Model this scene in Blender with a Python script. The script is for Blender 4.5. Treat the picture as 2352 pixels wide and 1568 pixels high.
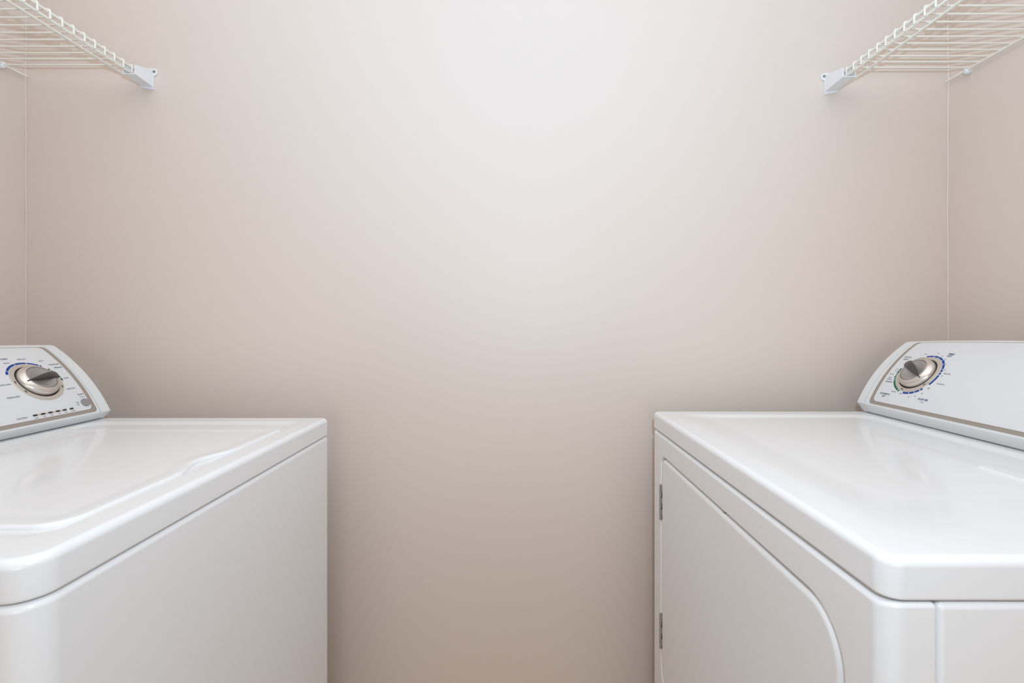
import bpy, bmesh, math, random
from mathutils import Vector, Matrix

for o in list(bpy.data.objects):
    bpy.data.objects.remove(o)
C = bpy.context.scene.collection
scene = bpy.context.scene
R = math.radians
random.seed(4)

# ------------------------------------------------------------------ camera, world, lights, exposure
CZ = 1.12                      # lens height; every height below is given relative to it
cam_d = bpy.data.cameras.new('camera')
cam = bpy.data.objects.new('camera', cam_d); C.objects.link(cam)
cam.location = (0, 0, CZ); cam.rotation_euler = (R(90), 0, 0)
cam_d.sensor_width = 36.0; cam_d.lens = 36.0 * 1100 / 2352
cam_d.shift_x = -14 / 2352; cam_d.shift_y = -36 / 2352
cam_d.clip_start = 0.02
cam_d.dof.use_dof = True; cam_d.dof.focus_distance = 1.12; cam_d.dof.aperture_fstop = 8
scene.camera = cam

world = bpy.data.worlds.new('world'); scene.world = world; world.use_nodes = True
world.node_tree.nodes['Background'].inputs[0].default_value = (1.0, 0.92, 0.84, 1)
world.node_tree.nodes['Background'].inputs[1].default_value = 0.02

def area(name, loc, target, size, power, col, shape='DISK', spread=180):
    d = bpy.data.lights.new(name, 'AREA'); d.shape = shape; d.size = size; d.energy = power; d.color = col
    d.spread = R(spread)
    o = bpy.data.objects.new(name, d); C.objects.link(o); o.location = loc
    o.rotation_euler = (Vector(target) - Vector(loc)).to_track_quat('-Z', 'Y').to_euler()
    return o
# LIGHTS
def spot(name, loc, target, ang, power, col, size=0.009, blend=1.0):
    d = bpy.data.lights.new(name, 'SPOT'); d.energy = power; d.color = col; d.shadow_soft_size = size
    d.spot_size = R(ang); d.spot_blend = blend
    o = bpy.data.objects.new(name, d); C.objects.link(o); o.location = loc
    o.rotation_euler = (Vector(target) - Vector(loc)).to_track_quat('-Z', 'Y').to_euler()
    return o
cl = area('ceiling_fill', (-0.08, 0.08, 2.42), (-0.08, 0.08, 0), 2.2, 13.6, (1.0, 0.93, 0.835), 'RECTANGLE'); cl.data.size_y = 2.1  # unseen fill panel as wide as the ceiling, added to even out the walls
FLASH = (0.06, -0.02, CZ + 0.20)                    # speedlight on the camera's hot shoe: direct beam, tilted beam and bounce off the ceiling
spot('camera_flash', FLASH, (0.0, 1.25, CZ + 0.30), 179, 11.5, (0.625, 0.825, 1.0), blend=0.3)
spot('tilted_flash', FLASH, (0.0, 1.00, CZ + 1.10), 170, 29.5, (0.50, 0.74, 1.0))
spot('bounced_flash', FLASH, (0.0, 0.4, 2.44), 150, 25, (0.05, 0.50, 1.0))
area('doorway_fill', (0.0, -1.7, 1.0), (0.0, 0.4, 0.9), 1.3, 9.9, (1.0, 1.0, 0.97))  # unseen fill added outside the doorway, behind the camera

vs = scene.view_settings
vs.view_transform = 'Standard'; vs.look = 'None'; vs.gamma = 1.0; vs.use_curve_mapping = False
vs.exposure = 0.0

# ------------------------------------------------------------------ materials
def mat(name, col, rough=0.5, metal=0.0, spec=0.5, coat=0.0, bump=None, var=None, aniso=0.0):
    m = bpy.data.materials.new(name); m.use_nodes = True
    nt = m.node_tree; b = nt.nodes['Principled BSDF']
    b.inputs['Base Color'].default_value = (*col, 1); b.inputs['Roughness'].default_value = rough
    b.inputs['Metallic'].default_value = metal; b.inputs['Specular IOR Level'].default_value = spec
    b.inputs['Coat Weight'].default_value = coat; b.inputs['Coat Roughness'].default_value = 0.06
    b.inputs['Anisotropic'].default_value = aniso
    tc = nt.nodes.new('ShaderNodeTexCoord')
    if var:
        n = nt.nodes.new('ShaderNodeTexNoise'); n.inputs['Scale'].default_value = var[0]; n.inputs['Detail'].default_value = 3
        mx = nt.nodes.new('ShaderNodeMix'); mx.data_type = 'RGBA'
        mx.inputs[6].default_value = (*[c * (1 - var[1]) for c in col], 1)
        mx.inputs[7].default_value = (*[min(1, c * (1 + var[1])) for c in col], 1)
        nt.links.new(tc.outputs['Object'], n.inputs['Vector']); nt.links.new(n.outputs['Fac'], mx.inputs[0])
        nt.links.new(mx.outputs[2], b.inputs['Base Color'])
    if bump:
        n = nt.nodes.new('ShaderNodeTexNoise'); n.inputs['Scale'].default_value = bump[0]; n.inputs['Detail'].default_value = 4
        bp = nt.nodes.new('ShaderNodeBump'); bp.inputs['Strength'].default_value = bump[1]; bp.inputs['Distance'].default_value = bump[2]
        nt.links.new(tc.outputs['Object'], n.inputs['Vector']); nt.links.new(n.outputs['Fac'], bp.inputs['Height'])
        nt.links.new(bp.outputs[0], b.inputs['Normal'])
    return m

M = {}
M['wall'] = mat('eggshell_wall_paint', (0.735, 0.620, 0.540), 0.5, spec=0.35, bump=(180, 0.08, 0.0008), var=(2.0, 0.012))
M['ceiling'] = mat('ceiling_paint', (0.85, 0.85, 0.84), 0.8, bump=(90, 0.2, 0.002))
M['floor'] = mat('tan_vinyl_floor', (0.60, 0.45, 0.34), 0.45, var=(6, 0.12))
M['enamel'] = mat('white_appliance_enamel', (0.89, 0.884, 0.882), 0.22, spec=0.5, coat=0.25, var=(3, 0.006))
M['plastic'] = mat('white_console_plastic', (0.79, 0.79, 0.785), 0.35, var=(4, 0.006))
M['panel'] = mat('white_panel_film', (0.765, 0.76, 0.765), 0.30, var=(4, 0.006))
M['taupe'] = mat('taupe_bezel_film', (0.36, 0.30, 0.255), 0.35, var=(30, 0.03))
M['ring'] = mat('champagne_dial_ring', (0.62, 0.55, 0.48), 0.38, metal=0.35, var=(40, 0.04))
M['silver'] = mat('brushed_silver_knob', (0.72, 0.66, 0.61), 0.27, metal=0.75, aniso=0.6, var=(60, 0.05))
M['satin'] = mat('satin_grey_knob_face', (0.42, 0.40, 0.39), 0.34, metal=0.6, var=(60, 0.05))
M['grip'] = mat('graphite_knob_grip', (0.05, 0.045, 0.044), 0.20, spec=0.6, var=(60, 0.08))
M['black'] = mat('black_gap_shade', (0.012, 0.011, 0.01), 0.6, var=(30, 0.1))  # stands in for the shade in the recess round the knobs
M['blue'] = mat('blue_print', (0.005, 0.055, 0.29), 0.45, spec=0.25, var=(60, 0.03))
M['green'] = mat('green_print', (0.018, 0.15, 0.08), 0.45, spec=0.25, var=(60, 0.03))
M['navy'] = mat('navy_lettering', (0.06, 0.07, 0.20), 0.5, var=(60, 0.03))
M['greyink'] = mat('grey_lettering', (0.28, 0.28, 0.30), 0.5, var=(60, 0.03))
M['greenink'] = mat('dark_green_lettering', (0.06, 0.12, 0.10), 0.5, var=(60, 0.03))
M['button'] = mat('grey_button', (0.30, 0.29, 0.285), 0.45, var=(60, 0.03))
M['strip'] = mat('pale_pink_light_strip', (0.60, 0.50, 0.46), 0.4, var=(60, 0.03))
M['lens'] = mat('dark_light_lens', (0.022, 0.016, 0.012), 0.25, var=(60, 0.1))
M['wire'] = mat('cream_vinyl_wire', (0.85, 0.80, 0.70), 0.38, var=(20, 0.02))
M['bracket'] = mat('white_bracket_plastic', (0.84, 0.825, 0.815), 0.4, var=(20, 0.01))
M['screw'] = mat('zinc_screw', (0.30, 0.30, 0.29), 0.4, metal=0.8, var=(80, 0.1))
M['hinge'] = mat('hinge_steel', (0.46, 0.46, 0.45), 0.35, metal=0.85, var=(50, 0.1))
M['rubber'] = mat('dark_rubber', (0.03, 0.03, 0.03), 0.7, var=(30, 0.1))
M['caulk'] = mat('painted_caulk', (0.77, 0.66, 0.59), 0.5, var=(8, 0.02))

# ------------------------------------------------------------------ mesh helpers (coordinates: metres, z relative to the lens)
def link(name, verts, faces, m, parent=None, root=None, sharp=35, wn=False, smooth=True):
    off = Vector(root.location) if root is not None else Vector((0, 0, 0))
    me = bpy.data.meshes.new(name)
    me.from_pydata([tuple(Vector((v[0], v[1], v[2] + CZ)) - off) for v in verts], [], faces)
    bm = bmesh.new(); bm.from_mesh(me)
    bmesh.ops.remove_doubles(bm, verts=bm.verts, dist=1e-6)
    bmesh.ops.recalc_face_normals(bm, faces=bm.faces); bm.to_mesh(me); bm.free()
    if smooth:
        me.shade_smooth(); me.set_sharp_from_angle(angle=R(sharp))
    me.materials.append(m)
    o = bpy.data.objects.new(name, me); C.objects.link(o)
    if parent is not None: o.parent = parent
    if wn:
        w = o.modifiers.new('weighted', 'WEIGHTED_NORMAL'); w.keep_sharp = True; w.weight = 100
    return o

def thing(name, label, cat, loc, group=None):
    o = bpy.data.objects.new(name, None); C.objects.link(o); o.location = loc; o.empty_display_size = 0.1
    o['label'] = label; o['category'] = cat
    if group: o['group'] = group
    return o

class MB:
    def __init__(s): s.v = []; s.f = []
    def add(s, vs_, fs):
        n = len(s.v); s.v += [tuple(v) for v in vs_]; s.f += [tuple(i + n for i in f) for f in fs]
    def rings(s, rs, cap0=True, cap1=True):
        n = len(rs[0]); v = [p for r in rs for p in r]; f = []
        for k in range(len(rs) - 1):
            for i in range(n):
                j = (i + 1) % n
                f.append((k * n + i, k * n + j, (k + 1) * n + j, (k + 1) * n + i))
        if cap0: f.append(tuple(range(n - 1, -1, -1)))
        if cap1: f.append(tuple((len(rs) - 1) * n + i for i in range(n)))
        s.add(v, f)
    def box(s, x0, x1, y0, y1, z0, z1):
        s.rings([[(x0, y0, z), (x1, y0, z), (x1, y1, z), (x0, y1, z)] for z in (z0, z1)])
    def tube(s, pts, r, n=10):
        pts = [Vector(p) for p in pts]; rs = []
        ref = None
        for i, p in enumerate(pts):
            if i == 0: d = pts[1] - p
            elif i == len(pts) - 1: d = p - pts[i - 1]
            else: d = (pts[i + 1] - p).normalized() + (p - pts[i - 1]).normalized()
            d.normalize()
            if ref is None: ref = d.orthogonal()
            ref = (ref - d * ref.dot(d)).normalized(); b = d.cross(ref)
            sc = 1.0
            if 0 < i < len(pts) - 1:
                cth = d.dot((p - pts[i - 1]).normalized()); sc = 1 / max(0.6, cth)
            rs.append([tuple(p + (ref * math.cos(2 * math.pi * k / n) + b * math.sin(2 * math.pi * k / n)) * r) for k in range(n)])
        s.rings(rs)
    def lathe(s, frame, prof, n=48, cap0=True, cap1=True):
        o, ex, ey, nn = frame; rs = []
        for r, h in prof:
            rs.append([tuple(o + ex * (r * math.cos(2 * math.pi * k / n)) + ey * (r * math.sin(2 * math.pi * k / n)) + nn * h) for k in range(n)])
        s.rings(rs, cap0, cap1)

def rrect(a0, a1, b0, b1, rad, n=8):
    """rounded rectangle, rad = (r at a0b0, a1b0, a1b1, a0b1); always 4*(n+1) points"""
    out = []
    for (ca, cb, s0, r) in ((a0, b0, 180, rad[0]), (a1, b0, 270, rad[1]), (a1, b1, 0, rad[2]), (a0, b1, 90, rad[3])):
        r = max(r, 0.0)
        ox = ca + (r if ca == a0 else -r); oy = cb + (r if cb == b0 else -r)
        for k in range(n + 1):
            t = R(s0 + 90 * k / n); out.append((ox + r * math.cos(t), oy + r * math.sin(t)))
    return out

def plan(x0, x1, y0, y1, rad, ins, z, n=8):
    return [(p[0], p[1], z) for p in rrect(x0 + ins, x1 - ins, y0 + ins, y1 - ins, [max(r - ins, 0.0008) for r in rad], n)]

def fillet(r, steps=5):
    """(inset, drop) pairs from the side up to the top"""
    return [(r * (1 - math.cos(R(90 * k / steps))), r * (1 - math.sin(R(90 * k / steps)))) for k in range(steps + 1)]

# ------------------------------------------------------------------ the room
WL, WR, WB, WF = -1.284, 1.1216, 1.25, -1.15     # inner faces: left, right, back, front
FZ = -CZ; CEIL = 2.44 - CZ
def struct(name, boxes, m):
    b = MB()
    for bx in boxes: b.box(*bx)
    o = link(name, b.v, b.f, m, smooth=False); o['kind'] = 'structure'; return o
T = 0.1
struct('floor', [(WL - T, WR + T, WF - 1.5, WB + T, FZ - 0.1, FZ)], M['floor'])
struct('ceiling', [(WL - T, WR + T, WF - T, WB + T, CEIL, CEIL + 0.1)], M['ceiling'])
struct('wall_back', [(WL - T, WR + T, WB, WB + T, FZ, CEIL)], M['wall'])
struct('wall_left', [(WL - T, WL, WF - T, WB, FZ, CEIL)], M['wall'])
struct('wall_right', [(WR, WR + T, WF - T, WB, FZ, CEIL)], M['wall'])
struct('wall_front', [(WL, -0.62, WF - T, WF, FZ, CEIL), (0.62, WR, WF - T, WF, FZ, CEIL), (-0.62, 0.62, WF - T, WF, 2.05 - CZ, CEIL)], M['wall'])
for nm, x, sx in (('trim_1', WL, 1), ('trim_2', WR, -1)):
    b = MB()
    pts = [(x + sx * (0.0008 + 0.0006 * math.sin(k * 1.7) + 0.0005 * math.sin(k * 0.6)), WB - 0.0012, FZ + 0.001 + (CEIL - FZ - 0.002) * k / 40) for k in range(41)]
    b.tube(pts, 0.0022, 8)
    o = link(nm, b.v, b.f, M['wall'] if sx > 0 else M['caulk']); o['kind'] = 'structure'

# ------------------------------------------------------------------ console face: a curve in x-z, extruded along y
class Face:
    def __init__(s, x0, z0, a0, a1, L, sx):
        s.x0, s.z0, s.a0, s.a1, s.L, s.sx = x0, z0, R(a0), R(a1), L, sx
        s.k = (s.a1 - s.a0) / L
    def ang(s, t): return s.a0 + s.k * t
    def pt(s, t):
        a = s.ang(t)
        return (s.x0 + s.sx * (math.sin(a) - math.sin(s.a0)) / s.k, s.z0 - (math.cos(a) - math.cos(s.a0)) / s.k)
    def n(s, t):
        a = s.ang(t); return (-s.sx * math.sin(a), math.cos(a))
    def at(s, y, t, h=0.0):
        x, z = s.pt(t); nx, nz = s.n(t); return Vector((x + nx * h, y, z + nz * h))
    def frame(s, y, t, h=0.0):
        a = s.ang(t)
        return (s.at(y, t, h), Vector((0, -s.sx, 0)), Vector((s.sx * math.cos(a), 0, math.sin(a))), Vector((-s.sx * math.sin(a), 0, math.cos(a))))

def loft_y(F, cols, zb, xb, ttop, inset=lambda y: 0.0, shelf=None):
    """console solid: for every y a closed profile bottom > nose > face > rounded top > back"""
    rs = []
    for y in cols:
        i = inset(y); tt = ttop(y); p = []
        bx = shelf
        p.append((F.x0 + F.sx * 0.024, y, zb)); p.append((F.x0 + F.sx * 0.024, y, zb + 0.002))
        p.append((F.x0 + F.sx * (0.0142 + i), y, zb + 0.0014))
        # strip under the nose, small rounding at the nose
        n0 = F.at(y, 0.0, -i)
        p.append((n0.x + F.sx * 0.0026, y, n0.z - 0.0042))
        p.append((n0.x + F.sx * 0.0007, y, n0.z - 0.0018))
        p.append(tuple(F.at(y, 0.0004, -i)))
        for k in range(1, 17):
            p.append(tuple(F.at(y, tt * k / 16 - (0.005 if k == 16 else 0), -i)))
        e = F.at(y, tt, -i)
        a = F.ang(tt)
        p.append((e.x + F.sx * 0.0006, y, e.z - 0.0014))
        p.append((e.x + F.sx * 0.005, y, e.z - 0.0004))
        p.append((xb - F.sx * 0.006, y, e.z - 0.0010)); p.append((xb, y, e.z - 0.007))
        p.append((xb, y, zb))
        rs.append(p)
    return rs

def patch(F, y0, y1, tlo, thi, h, rad, spread=0.0, h0=0.0, n=7, rows=14):
    """thin plate that follows the face: rounded rectangle in (y, t); thi may depend on y"""
    b = MB(); yc = 0.5 * (y0 + y1); cols = []
    for k in range(n + 1): cols.append(y0 + rad * (1 - math.cos(R(90 * k / n))))
    for k in range(1, 24): cols.append(y0 + rad + (y1 - y0 - 2 * rad) * k / 24)
    for k in range(n + 1): cols.append(y1 - rad + rad * math.sin(R(90 * k / n)))
    top = []; 
    for y in cols:
        d = min(y - y0, y1 - y); q = 0.0
        if d < rad: q = rad - math.sqrt(max(0.0, rad * rad - (rad - d) ** 2))
        lo, hi = tlo + q, thi(y) - q
        top.append([(y, lo + (hi - lo) * k / rows) for k in range(rows + 1)])
    def P(y, t, hh): return tuple(F.at(yc + (y - yc) * (1 + spread * t / 0.19), t, hh))
    m = len(cols); v = []; f = []
    for c in top: v += [P(y, t, h) for y, t in c]
    rr = rows + 1
    for i in range(m - 1):
        for k in range(rows):
            f.append((i * rr + k, (i + 1) * rr + k, (i + 1) * rr + k + 1, i * rr + k + 1))
    loop = [i * rr for i in range(m)] + [(m - 1) * rr + k for k in range(1, rr)] + [i * rr + rows for i in range(m - 2, -1, -1)] + [k for k in range(rows - 1, 0, -1)]
    base = len(v); flat = [q for c in top for q in c]
    for i in loop: v.append(P(*flat[i], h0 - 0.0012))
    for i in range(len(loop)):
        j = (i + 1) % len(loop); f.append((loop[i], base + i, base + j, loop[j]))
    b.add(v, f); return b

def on_face(F, c, r, a, h):
    """point at polar (r, a degrees) round c = (y, t) on the curved face, h above it; 0 degrees is the reader's right"""
    return F.at(c[0] - F.sx * r * math.cos(R(a)), c[1] + r * math.sin(R(a)), h)

def sector(F, c, r0, r1, a0, a1, h):
    b = MB(); n = max(2, int(abs(a1 - a0) / 4)); rs = []
    for k in range(n + 1):
        a = a0 + (a1 - a0) * k / n
        rs.append([tuple(on_face(F, c, r, a, hh)) for r, hh in ((r0, h - 0.0006), (r0, h), (r1, h), (r1, h - 0.0006))])
    b.rings(rs); return b

def face_lathe(F, c, prof, n=64):
    b = MB(); b.rings([[tuple(on_face(F, c, r, 360 * k / n, h)) for k in range(n)] for r, h in prof]); return b

def print_text(s, F, y, t, cap, m, parent, root, align='CENTER', h=0.0021, squeeze=1.0, label=None):
    cu = bpy.data.curves.new('lettering', 'FONT'); cu.body = s; cu.size = cap / 0.69; cu.align_x = align; cu.align_y = 'CENTER'
    cu.resolution_u = 3; cu.extrude = 0.00006; cu.offset = 0.00006
    tmp = bpy.data.objects.new('lettering', cu); C.objects.link(tmp)
    me = bpy.data.meshes.new_from_object(tmp.evaluated_get(bpy.context.evaluated_depsgraph_get()))
    bpy.data.objects.remove(tmp); bpy.data.curves.remove(cu)
    o_, ex, ey, nn = F.frame(y, t, h)
    mtx = Matrix((ex * squeeze, ey, nn)).transposed().to_4x4()
    off = o_ + Vector((0, 0, CZ)) - Vector(root.location)
    me.transform(Matrix.Translation(off) @ mtx); me.name = 'lettering'
    me.materials.clear(); me.materials.append(m)
    o = bpy.data.objects.new('lettering', me); C.objects.link(o); o.parent = parent
    if label: o['label'] = label
    return o

def knob(root, F, y, t, grip_deg, ring_label):
    """selector knob as a part with its own pieces; returns it"""
    fr = F.frame(y, t, 0.0010); o, ex, ey, nn = fr
    b = MB(); b.lathe(fr, [(0.0368, -0.0055), (0.0368, 0.0045), (0.0364, 0.0062), (0.0355, 0.0074), (0.0292, 0.0128), (0.0280, 0.0132), (0.0276, 0.0120), (0.0272, 0.0085)], 64)
    k = link('selector_knob', b.v, b.f, M['silver'], root, root, sharp=40)
    b = face_lathe(F, (y, t), [(0.0478, 0.0008), (0.0478, 0.0023), (0.0472, 0.0028), (0.0400, 0.0028), (0.0396, 0.0018), (0.0390, 0.0010)])
    r = link('dial_ring', b.v, b.f, M['ring'], k, root); r['label'] = ring_label
    b = face_lathe(F, (y, t), [(0.0398, 0.0008), (0.0398, 0.0018), (0.0360, 0.0018), (0.0360, 0.0008)])  # solid black ring: shade of the recess put in as colour
    link('gap_shade_ring', b.v, b.f, M['black'], k, root)['label'] = 'black ring painted as the shaded gap around the knob'
    b = MB(); b.lathe(fr, [(0.0271, 0.0082), (0.0270, 0.0124), (0.0262, 0.0131), (0.0215, 0.0126), (0.0205, 0.0122), (0.013, 0.0100), (0.004, 0.0092)], 64)
    link('knob_face', b.v, b.f, M['satin'], k, root)['label'] = 'satin grey dished knob face'
    # grip: teardrop ridge from a wide end at the rim to a fine tip
    ca, sa = math.cos(R(grip_deg)), math.sin(R(grip_deg))
    u = ex * ca + ey * sa; w = nn.cross(u)
    b = MB(); rs = []; N = 16
    for i in range(N + 1):
        q = i / N; s_ = -0.0315 + 0.0655 * q
        hw = 0.0012 + 0.0090 * q ** 1.15
        hc = 0.0146 + 0.0066 * math.sin(math.pi * q * 0.9) - 0.0012 * q ** 3
        if i == N: hw *= 0.86
        low = 0.0070
        prof = [(-hw * 1.12, low), (-hw, hc - 0.0035), (-hw * 0.62, hc - 0.0009), (0, hc), (hw * 0.62, hc - 0.0009), (hw, hc - 0.0035), (hw * 1.12, low)]
        rs.append([tuple(o + u * s_ + w * a + nn * c) for a, c in prof])
    b.rings(rs); link('knob_grip', b.v, b.f, M['grip'], k, root, sharp=50)['label'] = 'dark graphite tapered grip'
    return k, fr

# ------------------------------------------------------------------ shared appliance pieces
def levelling_feet(root, x0, x1, y0, y1, ztop):
    for x in (x0, x1):
        for y in (y0, y1):
            b = MB(); fr = (Vector((x, y, FZ)), Vector((1, 0, 0)), Vector((0, 1, 0)), Vector((0, 0, 1)))
            b.lathe(fr, [(0.019, 0), (0.020, 0.004), (0.019, 0.012), (0.007, 0.015), (0.007, ztop - FZ)], 20)
            link('leg', b.v, b.f, M['rubber'], root, root)

def cab_rings(x0, x1, y0, y1, rad, zb, zt, fr):
    return [plan(x0, x1, y0, y1, rad, 0.003, zb), plan(x0, x1, y0, y1, rad, 0.0, zb + 0.004)] + \
           [plan(x0, x1, y0, y1, rad, i, zt - d) for i, d in fillet(fr)]

# ------------------------------------------------------------------ washer (left)
wx0, wx1, wy0, wy1 = -1.125, -0.44, 0.4315, 1.1175
wzt, wzs = -0.2133, -0.2535
W = thing('washing_machine', 'white top-loading washer with dial console on its left, closed flat lid', 'washing machine', (0.5 * (wx0 + wx1), 0.5 * (wy0 + wy1), 0))
wr = [0.012, 0.030, 0.016, 0.012]
b = MB(); b.rings(cab_rings(wx0, wx1, wy0, wy1, wr, FZ + 0.03, wzs - 0.0015, 0.0075))
link('cabinet', b.v, b.f, M['enamel'], W, W, wn=True)
levelling_feet(W, wx0 + 0.05, wx1 - 0.05, wy0 + 0.05, wy1 - 0.05, FZ + 0.031)
# deck: rim, slope into a shallow well
b = MB(); rg = [plan(wx0, wx1, wy0, wy1, wr, 0.010, wzs - 0.0008), plan(wx0, wx1, wy0, wy1, wr, 0.0045, wzs), plan(wx0, wx1, wy0, wy1, wr, 0.0012, wzs + 0.0012), plan(wx0, wx1, wy0, wy1, wr, 0.0, wzs + 0.004)]
rg += [plan(wx0, wx1, wy0, wy1, wr, i, wzt - d) for i, d in fillet(0.0095, 6)]
def well(q, z, r):
    return [(p[0], p[1], z) for p in rrect(-0.940 + 0.010 * q, -0.479 - 0.0095 * q, 0.478 + 0.040 * q, 1.073 - 0.028 * q, [r] * 4)]
rg += [well(0, wzt, 0.032), well(0.12, wzt - 0.0002, 0.032), well(0.3, wzt - 0.0008, 0.032), well(0.75, wzt - 0.0026, 0.034), well(0.9, wzt - 0.0031, 0.034), well(1, wzt - 0.0033, 0.034), well(1.05, wzt - 0.0033, 0.034)]
b.rings(rg); link('top_deck', b.v, b.f, M['enamel'], W, W, wn=True)
# lid with a finger notch in its front edge
def lid_ring(ins, z):
    lx0, lx1, ly0, ly1 = -0.925, -0.4840, 0.5050, 0.985
    pts = []
    base = rrect(lx0 + ins, lx1 - ins, ly0 + ins, ly1 - ins, [0.012, 0.035 - ins, 0.012, 0.012])
    n = len(base)
    for i, p in enumerate(base):
        pts.append(p)
        if i == 17:                       # after the a1b0 corner: front edge going +y
            for k in range(1, 40):
                y = base[17][1] + (base[18][1] - base[17][1]) * k / 40
                q = (y - 0.755) / 0.075
                dx = 0.021 * (0.5 + 0.5 * math.cos(math.pi * max(-1, min(1, q)))) if abs(q) < 1 else 0
                pts.append((lx1 - ins - dx, y))
    return [(p[0], p[1], z) for p in pts]
lz = wzt + 0.0024
b = MB(); b.rings([lid_ring(0.0005, wzt - 0.0036), lid_ring(0.0, wzt - 0.0026)] + [lid_ring(i, lz - d * 0.85) for i, d in fillet(0.0045, 5)] + [lid_ring(0.013, lz), lid_ring(0.022, lz - 0.0009), lid_ring(0.03, lz - 0.0011)])
link('lid', b.v, b.f, M['enamel'], W, W, wn=True)

FW = Face(-0.9435, -0.195, 64, 33, 0.205, -1)
def wtop(y): q = (y - 0.774) / 0.34; return 0.2045 + 0.010 * (1 - q * q)
b = MB(); b.rings(loft_y(FW, [0.467, 0.4675] + [0.467 + 0.616 * k / 24 for k in range(1, 24)] + [1.0825, 1.083], wzt + 0.0003, -1.122, wtop, lambda y: 0.0045 if y < 0.4672 or y > 1.0828 else 0.0))
CW = link('console', b.v, b.f, M['plastic'], W, W, sharp=28, wn=True)
for ya, yb, s in ((1.0838, 1.111, 1), (0.4662, 0.439, -1)):
    b = MB(); cols = [ya, ya + s * 0.0005] + [ya + (yb - ya) * k / 6 for k in range(1, 6)] + [yb - s * 0.003, yb - s * 0.001, yb]
    ins = lambda y: (0.0045 if abs(y - ya) < 0.0003 else 0.0) + (0.003 * max(0, 1 - abs(y - yb) / 0.003) ** 2)
    b.rings(loft_y(FW, cols, wzt + 0.0003, -1.122, lambda y: wtop(y) - 0.0005, ins))
    link('end_cap', b.v, b.f, M['plastic'], CW, W, sharp=28, wn=True)
pb = patch(FW, 0.470, 1.0765, 0.0038, lambda y: wtop(y) - 0.0105, 0.0006, 0.008, 0.012)
link('bezel', pb.v, pb.f, M['taupe'], CW, W, sharp=50)['label'] = 'taupe border of the control panel'
pb = patch(FW, 0.478, 1.0665, 0.0115, lambda y: wtop(y) - 0.0135, 0.0014, 0.009, 0.012)
link('control_panel', pb.v, pb.f, M['panel'], CW, W, sharp=50)

wc = (0.9915, 0.0955)
K, fr = knob(W, FW, wc[0], wc[1], 8, 'champagne ring behind the cycle knob')
K['label'] = 'silver cycle knob with its grip turned to the right'
def arcs(F, c, a0, a1, cuts, m, parent, root, label, r0=0.0487, r1=0.0527):
    e = [a0] + sorted(cuts, reverse=True) + [a1]
    for i in range(len(e) - 1):
        s = sector(F, c, r0, r1, e[i] - (1.1 if i else 0), e[i + 1] + (1.1 if i < len(e) - 2 else 0), 0.0017)
        link('cycle_arc', s.v, s.f, m, parent, root, sharp=50)['label'] = label
arcs(FW, wc, 152, 48, [140, 105, 78, 53], M['blue'], CW, W, 'blue printed arc')
arcs(FW, wc, 35, -6, [29, 2], M['green'], CW, W, 'green printed arc')
def ticks(F, c, angs, k, root, r=0.0440):
    for a in angs:
        s = sector(F, c, r - 0.0011, r + 0.0011, a - 3.6, a + 3.6, 0.0031)
        link('dial_mark', s.v, s.f, M['grip'], k, root, sharp=50)['label'] = 'dark off mark'
ticks(FW, wc, (177, -150, -29), K, W)
for s, y, t, cap, m, al in (
    ('Normal Cycles', 0.9766, 0.1620, 0.0040, 'navy', 'RIGHT'), ('REGULAR', 1.0016, 0.1581, 0.0030, 'greyink', 'CENTER'), ('HEAVY', 0.9729, 0.1494, 0.0030, 'greyink', 'RIGHT'),
    ('LIGHT', 1.0355, 0.1487, 0.0028, 'greyink', 'CENTER'), ('Casual Cycles', 1.0542, 0.1360, 0.0030, 'greenink', 'CENTER'), ('REGULAR', 1.0569, 0.1258, 0.0030, 'greenink', 'CENTER'),
    ('LIGHT', 1.0531, 0.0945, 0.0030, 'greyink', 'CENTER'), ('DELICATE', 1.0456, 0.0666, 0.0032, 'greyink', 'CENTER'), ('START', 1.0580, 0.0491, 0.0036, 'greyink', 'CENTER'),
    ('Push In to Start', 1.0580, 0.0430, 0.0014, 'greyink', 'CENTER'), ('Pull Out', 1.0400, 0.0320, 0.0014, 'greyink', 'CENTER'), ('or Turn', 1.0396, 0.0288, 0.0014, 'greyink', 'CENTER'), ('to Stop', 1.0392, 0.0256, 0.0014, 'greyink', 'CENTER'),
    ('DRAIN & SPIN', 0.9389, 0.0950, 0.0030, 'greyink', 'RIGHT'), ('RINSE & SPIN', 0.9259, 0.0649, 0.0031, 'greyink', 'CENTER'), ('Cycle Status', 0.9180, 0.0192, 0.0030, 'greyink', 'CENTER'),
    ('Sensing', 0.9432, 0.0143, 0.0017, 'greyink', 'CENTER'), ('Wash', 0.9595, 0.0144, 0.0017, 'greyink', 'CENTER'), ('Rinse', 0.9747, 0.0145, 0.0017, 'greyink', 'CENTER'), ('Spin', 0.9905, 0.0146, 0.0017, 'greyink', 'CENTER'), ('Done', 1.0053, 0.0147, 0.0017, 'greyink', 'CENTER'), ('Lid Locked', 1.0213, 0.0148, 0.0017, 'greyink', 'CENTER')):
    print_text(s, FW, y, t, cap, M[m], CW, W, al, squeeze=0.92)
pb = patch(FW, 0.9395, 1.0090, 0.0182, lambda y: 0.0220, 0.0018, 0.0015, 0, n=3, rows=2)
link('light_strip', pb.v, pb.f, M['strip'], CW, W, sharp=50)
for y in (0.9434, 0.9590, 0.9742, 0.9897, 1.0047, 1.0204):
    pb = patch(FW, y - 0.0042, y + 0.0042, 0.0185, lambda y_: 0.0218, 0.0023, 0.0015, 0, n=4, rows=2)
    link('status_light', pb.v, pb.f, M['lens'], CW, W, sharp=50)['label'] = 'small dark status light'
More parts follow.
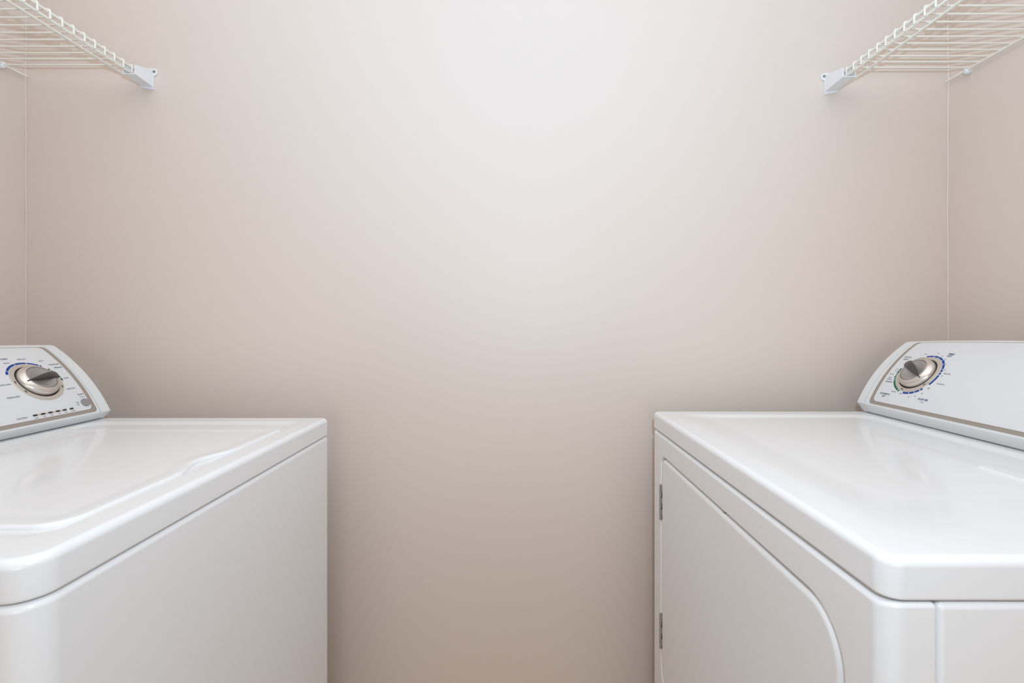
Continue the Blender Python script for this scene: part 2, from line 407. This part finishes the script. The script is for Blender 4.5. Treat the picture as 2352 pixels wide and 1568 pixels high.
b = MB(); b.lathe(FW.frame(1.0571, 0.0286, 0.0010), [(0.0092, -0.001), (0.0092, 0.0022), (0.0086, 0.0030), (0.006, 0.0033), (0.001, 0.0034)], 40)
link('start_button', b.v, b.f, M['button'], CW, W)['label'] = 'round grey start button'

# ------------------------------------------------------------------ dryer (right)
dx0, dx1, dy0, dy1 = 0.326, 1.030, 0.4245, 1.160
dzt, dzs = -0.2060, -0.2450
D = thing('clothes_dryer', 'white front-loading dryer with dial console on its right and hinged front door', 'dryer', (0.5 * (dx0 + dx1), 0.5 * (dy0 + dy1), 0))
seam = 0.3715
b = MB(); b.rings(cab_rings(seam + 0.0022, dx1, dy0 + 0.0008, dy1 - 0.0008, [0.006, 0.012, 0.012, 0.006], FZ + 0.03, dzs - 0.0018, 0.0060))
link('cabinet', b.v, b.f, M['enamel'], D, D, wn=True)
levelling_feet(D, seam + 0.05, dx1 - 0.05, dy0 + 0.05, dy1 - 0.05, FZ + 0.031)
# front panel: wraps round the front corners, with a recess for the door
DY0, DY1, DZ0, DZ1 = 0.4835, 1.0905, -0.835, -0.2985
DRAD = [0.075, 0.075, 0.022, 0.056]                       # (y0 z0) (y1 z0) (y1 z1) (y0 z1)
fz0, fz1 = FZ + 0.03, dzs - 0.0018
def fp(iy, iz, x, r=0.004): return [(x, p[0], p[1]) for p in rrect(dy0 + iy, dy1 - iy, fz0 + iz, fz1 - iz, [r] * 4)]
def dr(ins, x, ): return [(x, p[0], p[1]) for p in rrect(DY0 + ins, DY1 - ins, DZ0 + ins, DZ1 - ins, [q - ins for q in DRAD])]
rg = [fp(0.002, 0.002, seam), fp(0.0006, 0.0006, seam - 0.001), fp(0, 0, seam - 0.003), fp(0, 0, dx0 + 0.020)]
for k in range(1, 8):
    a = R(90 * k / 7); rg.append(fp(0.018 * (1 - math.cos(a)), 0.0075 * (1 - math.cos(a)), dx0 + 0.018 - 0.018 * math.sin(a) if k < 7 else dx0))
rg += [dr(-0.0075, dx0), dr(-0.0055, dx0 + 0.0004), dr(-0.0038, dx0 + 0.0022), dr(-0.0030, dx0 + 0.006), dr(-0.0028, dx0 + 0.0135), dr(0.01, dx0 + 0.0140)]
b = MB(); b.rings(rg); link('front_panel', b.v, b.f, M['enamel'], D, D, wn=True)
rg = [dr(0.0015, dx0 + 0.0123), dr(0.0, dx0 + 0.0115)] + [dr(i, dx0 + 0.0002 + d) for i, d in fillet(0.0085, 7)]
b = MB(); b.rings(rg); DR = link('door', b.v, b.f, M['enamel'], D, D, wn=True)
for zc in (-0.4020, -0.6955):
    b = MB(); n = 6; L = 0.0795
    for k in range(n):
        z0 = zc - L / 2 + L * k / n; z1 = z0 + L / n - 0.0009
        odd = k % 2
        fr_ = (Vector((dx0 - 0.0006, DY1 + 0.0022, z0)), Vector((1, 0, 0)), Vector((0, 1, 0)), Vector((0, 0, 1)))
        b.lathe(fr_, [(0.0026, 0), (0.0033, 0.0005), (0.0033, z1 - z0 - 0.0005), (0.0026, z1 - z0)], 14)
        if odd: b.box(dx0 - 0.001, dx0 + 0.0012, DY1 - 0.0080, DY1 + 0.0010, z0, z1)
        else: b.box(dx0 - 0.001, dx0 + 0.0012, DY1 + 0.0030, DY1 + 0.0085, z0, z1)
    fr_ = (Vector((dx0 - 0.0006, DY1 + 0.0022, zc - L / 2 - 0.0006)), Vector((1, 0, 0)), Vector((0, 1, 0)), Vector((0, 0, 1)))
    b.lathe(fr_, [(0.0018, 0), (0.0018, L + 0.0012)], 10)
    link('hinge', b.v, b.f, M['hinge'], DR, D)['label'] = 'steel door hinge with interleaved knuckles'
b = MB(); fr_ = (Vector((dx0 + 0.0045, 0.768, DZ1 + 0.0006)), Vector((1, 0, 0)), Vector((0, 0, 1)), Vector((0, -1, 0)))
b.lathe(fr_, [(0.0010, -0.004), (0.0020, -0.003), (0.0020, 0.003), (0.0010, 0.004)], 14)
link('door_catch', b.v, b.f, M['hinge'], DR, D)['label'] = 'small steel catch at the top edge'
# top panel: rim and shallow well
tr = [0.018, 0.010, 0.010, 0.014]
b = MB(); rg = [plan(dx0, dx1, dy0, dy1, tr, 0.009, dzs - 0.0010), plan(dx0, dx1, dy0, dy1, tr, 0.0040, dzs), plan(dx0, dx1, dy0, dy1, tr, 0.0010, dzs + 0.0014), plan(dx0, dx1, dy0, dy1, tr, 0.0, dzs + 0.004)]
rg += [plan(dx0, dx1, dy0, dy1, tr, i, dzt - d) for i, d in fillet(0.0090, 6)]
def dwell(q, z): return [(p[0], p[1], z) for p in rrect(0.366 + 0.075 * q, 0.812 - 0.022 * q, 0.470 + 0.110 * q, 1.118 - 0.024 * q, [0.032] * 4)]
rg += [dwell(0, dzt), dwell(0.15, dzt - 0.0003), dwell(0.3, dzt - 0.0010), dwell(0.7, dzt - 0.0034), dwell(0.85, dzt - 0.0042), dwell(1, dzt - 0.0045), dwell(1.03, dzt - 0.0045)]
b.rings(rg); link('top_panel', b.v, b.f, M['enamel'], D, D, wn=True)
def lint(ins, z): return [(p[0], p[1], z) for p in rrect(0.681 + ins, 0.786 - ins, 0.505 + ins, 0.716 - ins, [max(0.008 - ins, 0.001)] * 4)]
lzt = dzt - 0.0012
b = MB(); b.rings([lint(0.0, dzt - 0.0046)] + [lint(i, lzt - d) for i, d in fillet(0.0034, 4)])
link('lint_screen_cover', b.v, b.f, M['enamel'], D, D, wn=True)

FD = Face(0.8165, -0.1835, 67, 33, 0.195, 1)
def dtop(y): q = (y - 0.79) / 0.365; return 0.1935 + 0.020 * (1 - q * q)
b = MB(); b.rings(loft_y(FD, [0.4585, 0.4590] + [0.4585 + 0.672 * k / 24 for k in range(1, 24)] + [1.1300, 1.1305], dzt + 0.0003, 1.020, dtop, lambda y: 0.0045 if y < 0.4587 or y > 1.1303 else 0.0))
CD = link('console', b.v, b.f, M['plastic'], D, D, sharp=28, wn=True)
for ya, yb, s in ((1.1313, 1.156, 1), (0.4577, 0.430, -1)):
    b = MB(); cols = [ya, ya + s * 0.0005] + [ya + (yb - ya) * k / 6 for k in range(1, 6)] + [yb - s * 0.003, yb - s * 0.001, yb]
    ins = lambda y: (0.0045 if abs(y - ya) < 0.0003 else 0.0) + (0.003 * max(0, 1 - abs(y - yb) / 0.003) ** 2)
    b.rings(loft_y(FD, cols, dzt + 0.0003, 1.020, lambda y: dtop(y) - 0.0005, ins))
    link('end_cap', b.v, b.f, M['plastic'], CD, D, sharp=28, wn=True)
pb = patch(FD, 0.463, 1.1175, 0.0040, lambda y: dtop(y) - 0.0085, 0.0006, 0.008, 0.018)
link('bezel', pb.v, pb.f, M['taupe'], CD, D, sharp=50)['label'] = 'taupe border of the control panel'
pb = patch(FD, 0.472, 1.1070, 0.0115, lambda y: dtop(y) - 0.0115, 0.0014, 0.010, 0.022)
link('control_panel', pb.v, pb.f, M['panel'], CD, D, sharp=50)
dc = (1.0350, 0.0932)
K, fr = knob(D, FD, dc[0], dc[1], 150, 'champagne ring behind the timer knob')
K['label'] = 'silver timer knob with its grip turned to the upper left'
arcs(FD, dc, 108, -27, [89, 73, 56, 38, 20, 11, 3], M['blue'], CD, D, 'blue printed arc')
arcs(FD, dc, -43, -94, [-50, -63, -77], M['blue'], CD, D, 'blue printed arc')
arcs(FD, dc, -108, -190, [-113, -153, -171], M['green'], CD, D, 'green printed arc')
s_ = sector(FD, dc, 0.0500, 0.0516, 118, 152, 0.0017); link('cycle_arc', s_.v, s_.f, M['greyink'], CD, D, sharp=50)['label'] = 'thin grey printed arc'
mc = (dc[0] - 0.0508 * math.cos(R(-162)), dc[1] + 0.0508 * math.sin(R(-162)))
b = face_lathe(FD, mc, [(0.0038, 0.0010), (0.0038, 0.0020), (0.0010, 0.0020)], 24)
link('preferred_mark', b.v, b.f, M['panel'], CD, D)['label'] = 'white round mark on the green arc'
b = face_lathe(FD, mc, [(0.0024, 0.0014), (0.0024, 0.0023), (0.0006, 0.0023)], 24)
link('preferred_dot', b.v, b.f, M['green'], CD, D)['label'] = 'green dot in the white mark'
ticks(FD, dc, (113, -35, -102), K, D)
for s, y, t, cap, m, al in (
    ('OFF', 1.0599, 0.1488, 0.0026, 'greyink', 'CENTER'), ('70', 1.0315, 0.1535, 0.0024, 'greyink', 'CENTER'), ('60', 1.0162, 0.1463, 0.0024, 'greyink', 'CENTER'), ('50', 1.0018, 0.1371, 0.0024, 'greyink', 'CENTER'),
    ('40', 0.9911, 0.1239, 0.0024, 'greyink', 'CENTER'), ('30', 0.9806, 0.1093, 0.0024, 'greyink', 'CENTER'), ('Damp Dry', 0.9690, 0.1008, 0.0028, 'greyink', 'CENTER'), ('20', 0.9763, 0.0937, 0.0024, 'greyink', 'CENTER'),
    ('Cool Down', 0.9662, 0.0748, 0.0028, 'greyink', 'CENTER'), ('OFF', 0.9848, 0.0610, 0.0026, 'greyink', 'CENTER'), ('30', 0.9925, 0.0477, 0.0024, 'greyink', 'CENTER'), ('20', 1.0045, 0.0390, 0.0024, 'greyink', 'CENTER'),
    ('10', 1.0180, 0.0352, 0.0024, 'greyink', 'CENTER'), ('FLUFF AIR', 0.9822, 0.0347, 0.0040, 'navy', 'CENTER'), ('no heat', 0.9815, 0.0290, 0.0018, 'greyink', 'CENTER'), ('OFF', 1.0422, 0.0393, 0.0026, 'greyink', 'CENTER'),
    ('Very Dry', 1.0626, 0.0413, 0.0026, 'greyink', 'CENTER'), ('AUTOMATIC', 1.0826, 0.0324, 0.0036, 'greenink', 'CENTER'), ('DRY', 1.0829, 0.0266, 0.0036, 'greenink', 'CENTER'), ('Normal Dry', 1.0915, 0.0633, 0.0028, 'greenink', 'CENTER'),
    ('ENERGY', 1.0955, 0.0743, 0.0019, 'greyink', 'CENTER'), ('PREFERRED', 1.0948, 0.0695, 0.0021, 'greyink', 'CENTER'), ('Less Dry', 1.0985, 0.0839, 0.0026, 'greyink', 'CENTER'), ('Cool', 1.0935, 0.0986, 0.0018, 'greyink', 'CENTER'),
    ('Down', 1.0940, 0.0936, 0.0018, 'greyink', 'CENTER'), ('WRINKLE', 1.0964, 0.1357, 0.0034, 'greyink', 'CENTER'), ('SHIELD', 1.0957, 0.1290, 0.0034, 'greyink', 'CENTER'), ('TIMED', 1.0010, 0.1538, 0.0040, 'navy', 'CENTER'), ('DRY', 1.0004, 0.1477, 0.0040, 'navy', 'CENTER')):
    print_text(s, FD, y, t, cap, M[m], CD, D, al, squeeze=0.92)

# ------------------------------------------------------------------ wire shelves
def bracket_mesh(xl, sx, zs, ylip):
    """moulded trough screwed to the back wall; sx = -1: right shelf opens to the aisle on -x"""
    b = MB(); xi = xl + sx * 0.0125; xo = xl - sx * 0.020        # aisle side, far side
    t = 0.0022; yf = ylip - 0.006; yw = WB - 0.0004
    zb = zs - 0.0262; zf = zs - 0.004; zw = zs + 0.019
    def slab(pts, d):                                             # prism of a polygon along vector d
        b.rings([[tuple(Vector(p)) for p in pts], [tuple(Vector(p) + Vector(d)) for p in pts]])
    slab([(xi, yf, zb), (xi, yw, zb - 0.003), (xi, yw, zw - 0.006), (xi, yw - 0.012, zw - 0.008), (xi, yf + 0.004, zf + 0.002), (xi, yf, zf)], (-sx * t, 0, 0))
    slab([(xo, yf, zb), (xo, yw, zb), (xo, yw, zw - 0.006), (xo, yf, zf)], (sx * t, 0, 0))
    # bottom narrows towards the wall
    slab([(xi - sx * t, yf + 0.0004, zb + 0.0002), (xo + sx * t, yf + 0.0004, zb + 0.0002), (xo + sx * 0.006, yw, zb - 0.0026), (xi - sx * t, yw, zb - 0.0026)], (0, 0, t))
    # wall plate with a screw ear, foot tongue
    slab([(xi + sx * 0.009, yw, zw - 0.016), (xi + sx * 0.0105, yw, zw - 0.010), (xi + sx * 0.008, yw, zw - 0.002), (xi, yw, zw), (xo, yw, zw), (xo, yw, zb - 0.004), (xi - sx * 0.004, yw, zb - 0.010), (xi, yw, zb - 0.009), (xi + sx * 0.001, yw, zw - 0.019)], (0, -0.0026, 0))
    return b, (xi + sx * 0.0030, zw - 0.0085)

def wire_shelf(label, xw, xl, zs, ylip, pitch, sup, sx, yend, clips):
    """xw wall face, xl lip plane, sx direction from the wall to the aisle"""
    root = thing('wire_shelf', label, 'shelf', (xl, 0.5 * (WB + yend), zs + CZ))
    rw, rr = 0.0020, 0.0029
    xb = xw + sx * 0.0085
    lead = MB()
    lead.tube([(xb - sx * 0.001, ylip, zs)] + [(xl - sx * 0.0045, ylip, zs), (xl - sx * 0.0015, ylip, zs - 0.001), (xl - sx * 0.0002, ylip, zs - 0.0035), (xl, ylip, zs - 0.007), (xl, ylip, zs - 0.0205)], rw, 12)
    first = link('cross_wire', lead.v, lead.f, M['wire'], root, root, sharp=60)
    y = ylip - pitch; k = 1
    while y > yend:
        c = first.copy(); C.objects.link(c); c.parent = root; c.location = (0, -pitch * k, 0)
        k += 1; y -= pitch
    ye = y + pitch * 0.5
    def rod(nm, x, z, y1):
        b = MB(); r = rr
        b.tube([(x, ye, z), (x, ye + 0.001, z), (x, y1 - 0.0012, z), (x, y1, z)], r, 12)
        link(nm, b.v, b.f, M['wire'], root, root)
    rod('front_rod', xl - sx * 0.0042, zs - rw - rr + 0.0002, WB - 0.022)
    rod('lower_lip_rod', xl - sx * (rw + rr - 0.0002), zs - 0.0190, WB - 0.022)
    rod('support_rod', sup, zs - rw - rr + 0.0002, WB - 0.026)
    rod('back_rod', xb + sx * 0.0006, zs - rw - rr + 0.0002, WB - 0.007)
    bb, (sx_, sz_) = bracket_mesh(xl, sx, zs, ylip)
    br = link('end_bracket', bb.v, bb.f, M['bracket'], root, root, smooth=False); br['label'] = 'white moulded bracket fixed to the back wall'
    b = MB(); b.lathe((Vector((sx_, WB - 0.0030, sz_)), Vector((1, 0, 0)), Vector((0, 0, 1)), Vector((0, -1, 0))), [(0.0036, 0), (0.0036, 0.0008), (0.0020, 0.0016), (0.0006, 0.0012)], 16)
    link('screw', b.v, b.f, M['screw'], br, root)['label'] = 'dark screw head'
    zc = zs - rw - rr
    for yc in clips:
        b = MB(); xc = xb + sx * 0.0004
        # hook round the rod, round boss against the wall
        fr_ = (Vector((xw, yc, zc - 0.0025)), Vector((0, 1, 0)), Vector((0, 0, 1)), Vector((sx, 0, 0)))
        b.lathe(fr_, [(0.0062, 0.0002), (0.0072, 0.003), (0.0072, 0.0085), (0.0060, 0.0115), (0.0032, 0.0136), (0.0006, 0.0142)], 20)
        b.tube([(xw + sx * 0.003, yc - 0.002, zc + 0.004), (xc, yc - 0.002, zc + 0.0056), (xc + sx * 0.0055, yc - 0.002, zc + 0.003), (xc + sx * 0.0056, yc - 0.002, zc - 0.002)], 0.0022, 8)
        link('wall_clip', b.v, b.f, M['bracket'], root, root)['label'] = 'white clip holding the back rod to the wall'
    return root
wire_shelf('cream wire shelf on the wall above the washer', WL, -0.963, 0.651, 1.195, 0.0262, -1.0150, 1, 0.22, (1.185, 0.78, 0.38))
wire_shelf('cream wire shelf on the wall above the dryer', WR, 0.812, 0.639, 1.185, 0.0254, 0.8650, -1, 0.22, (1.189, 0.78, 0.38))
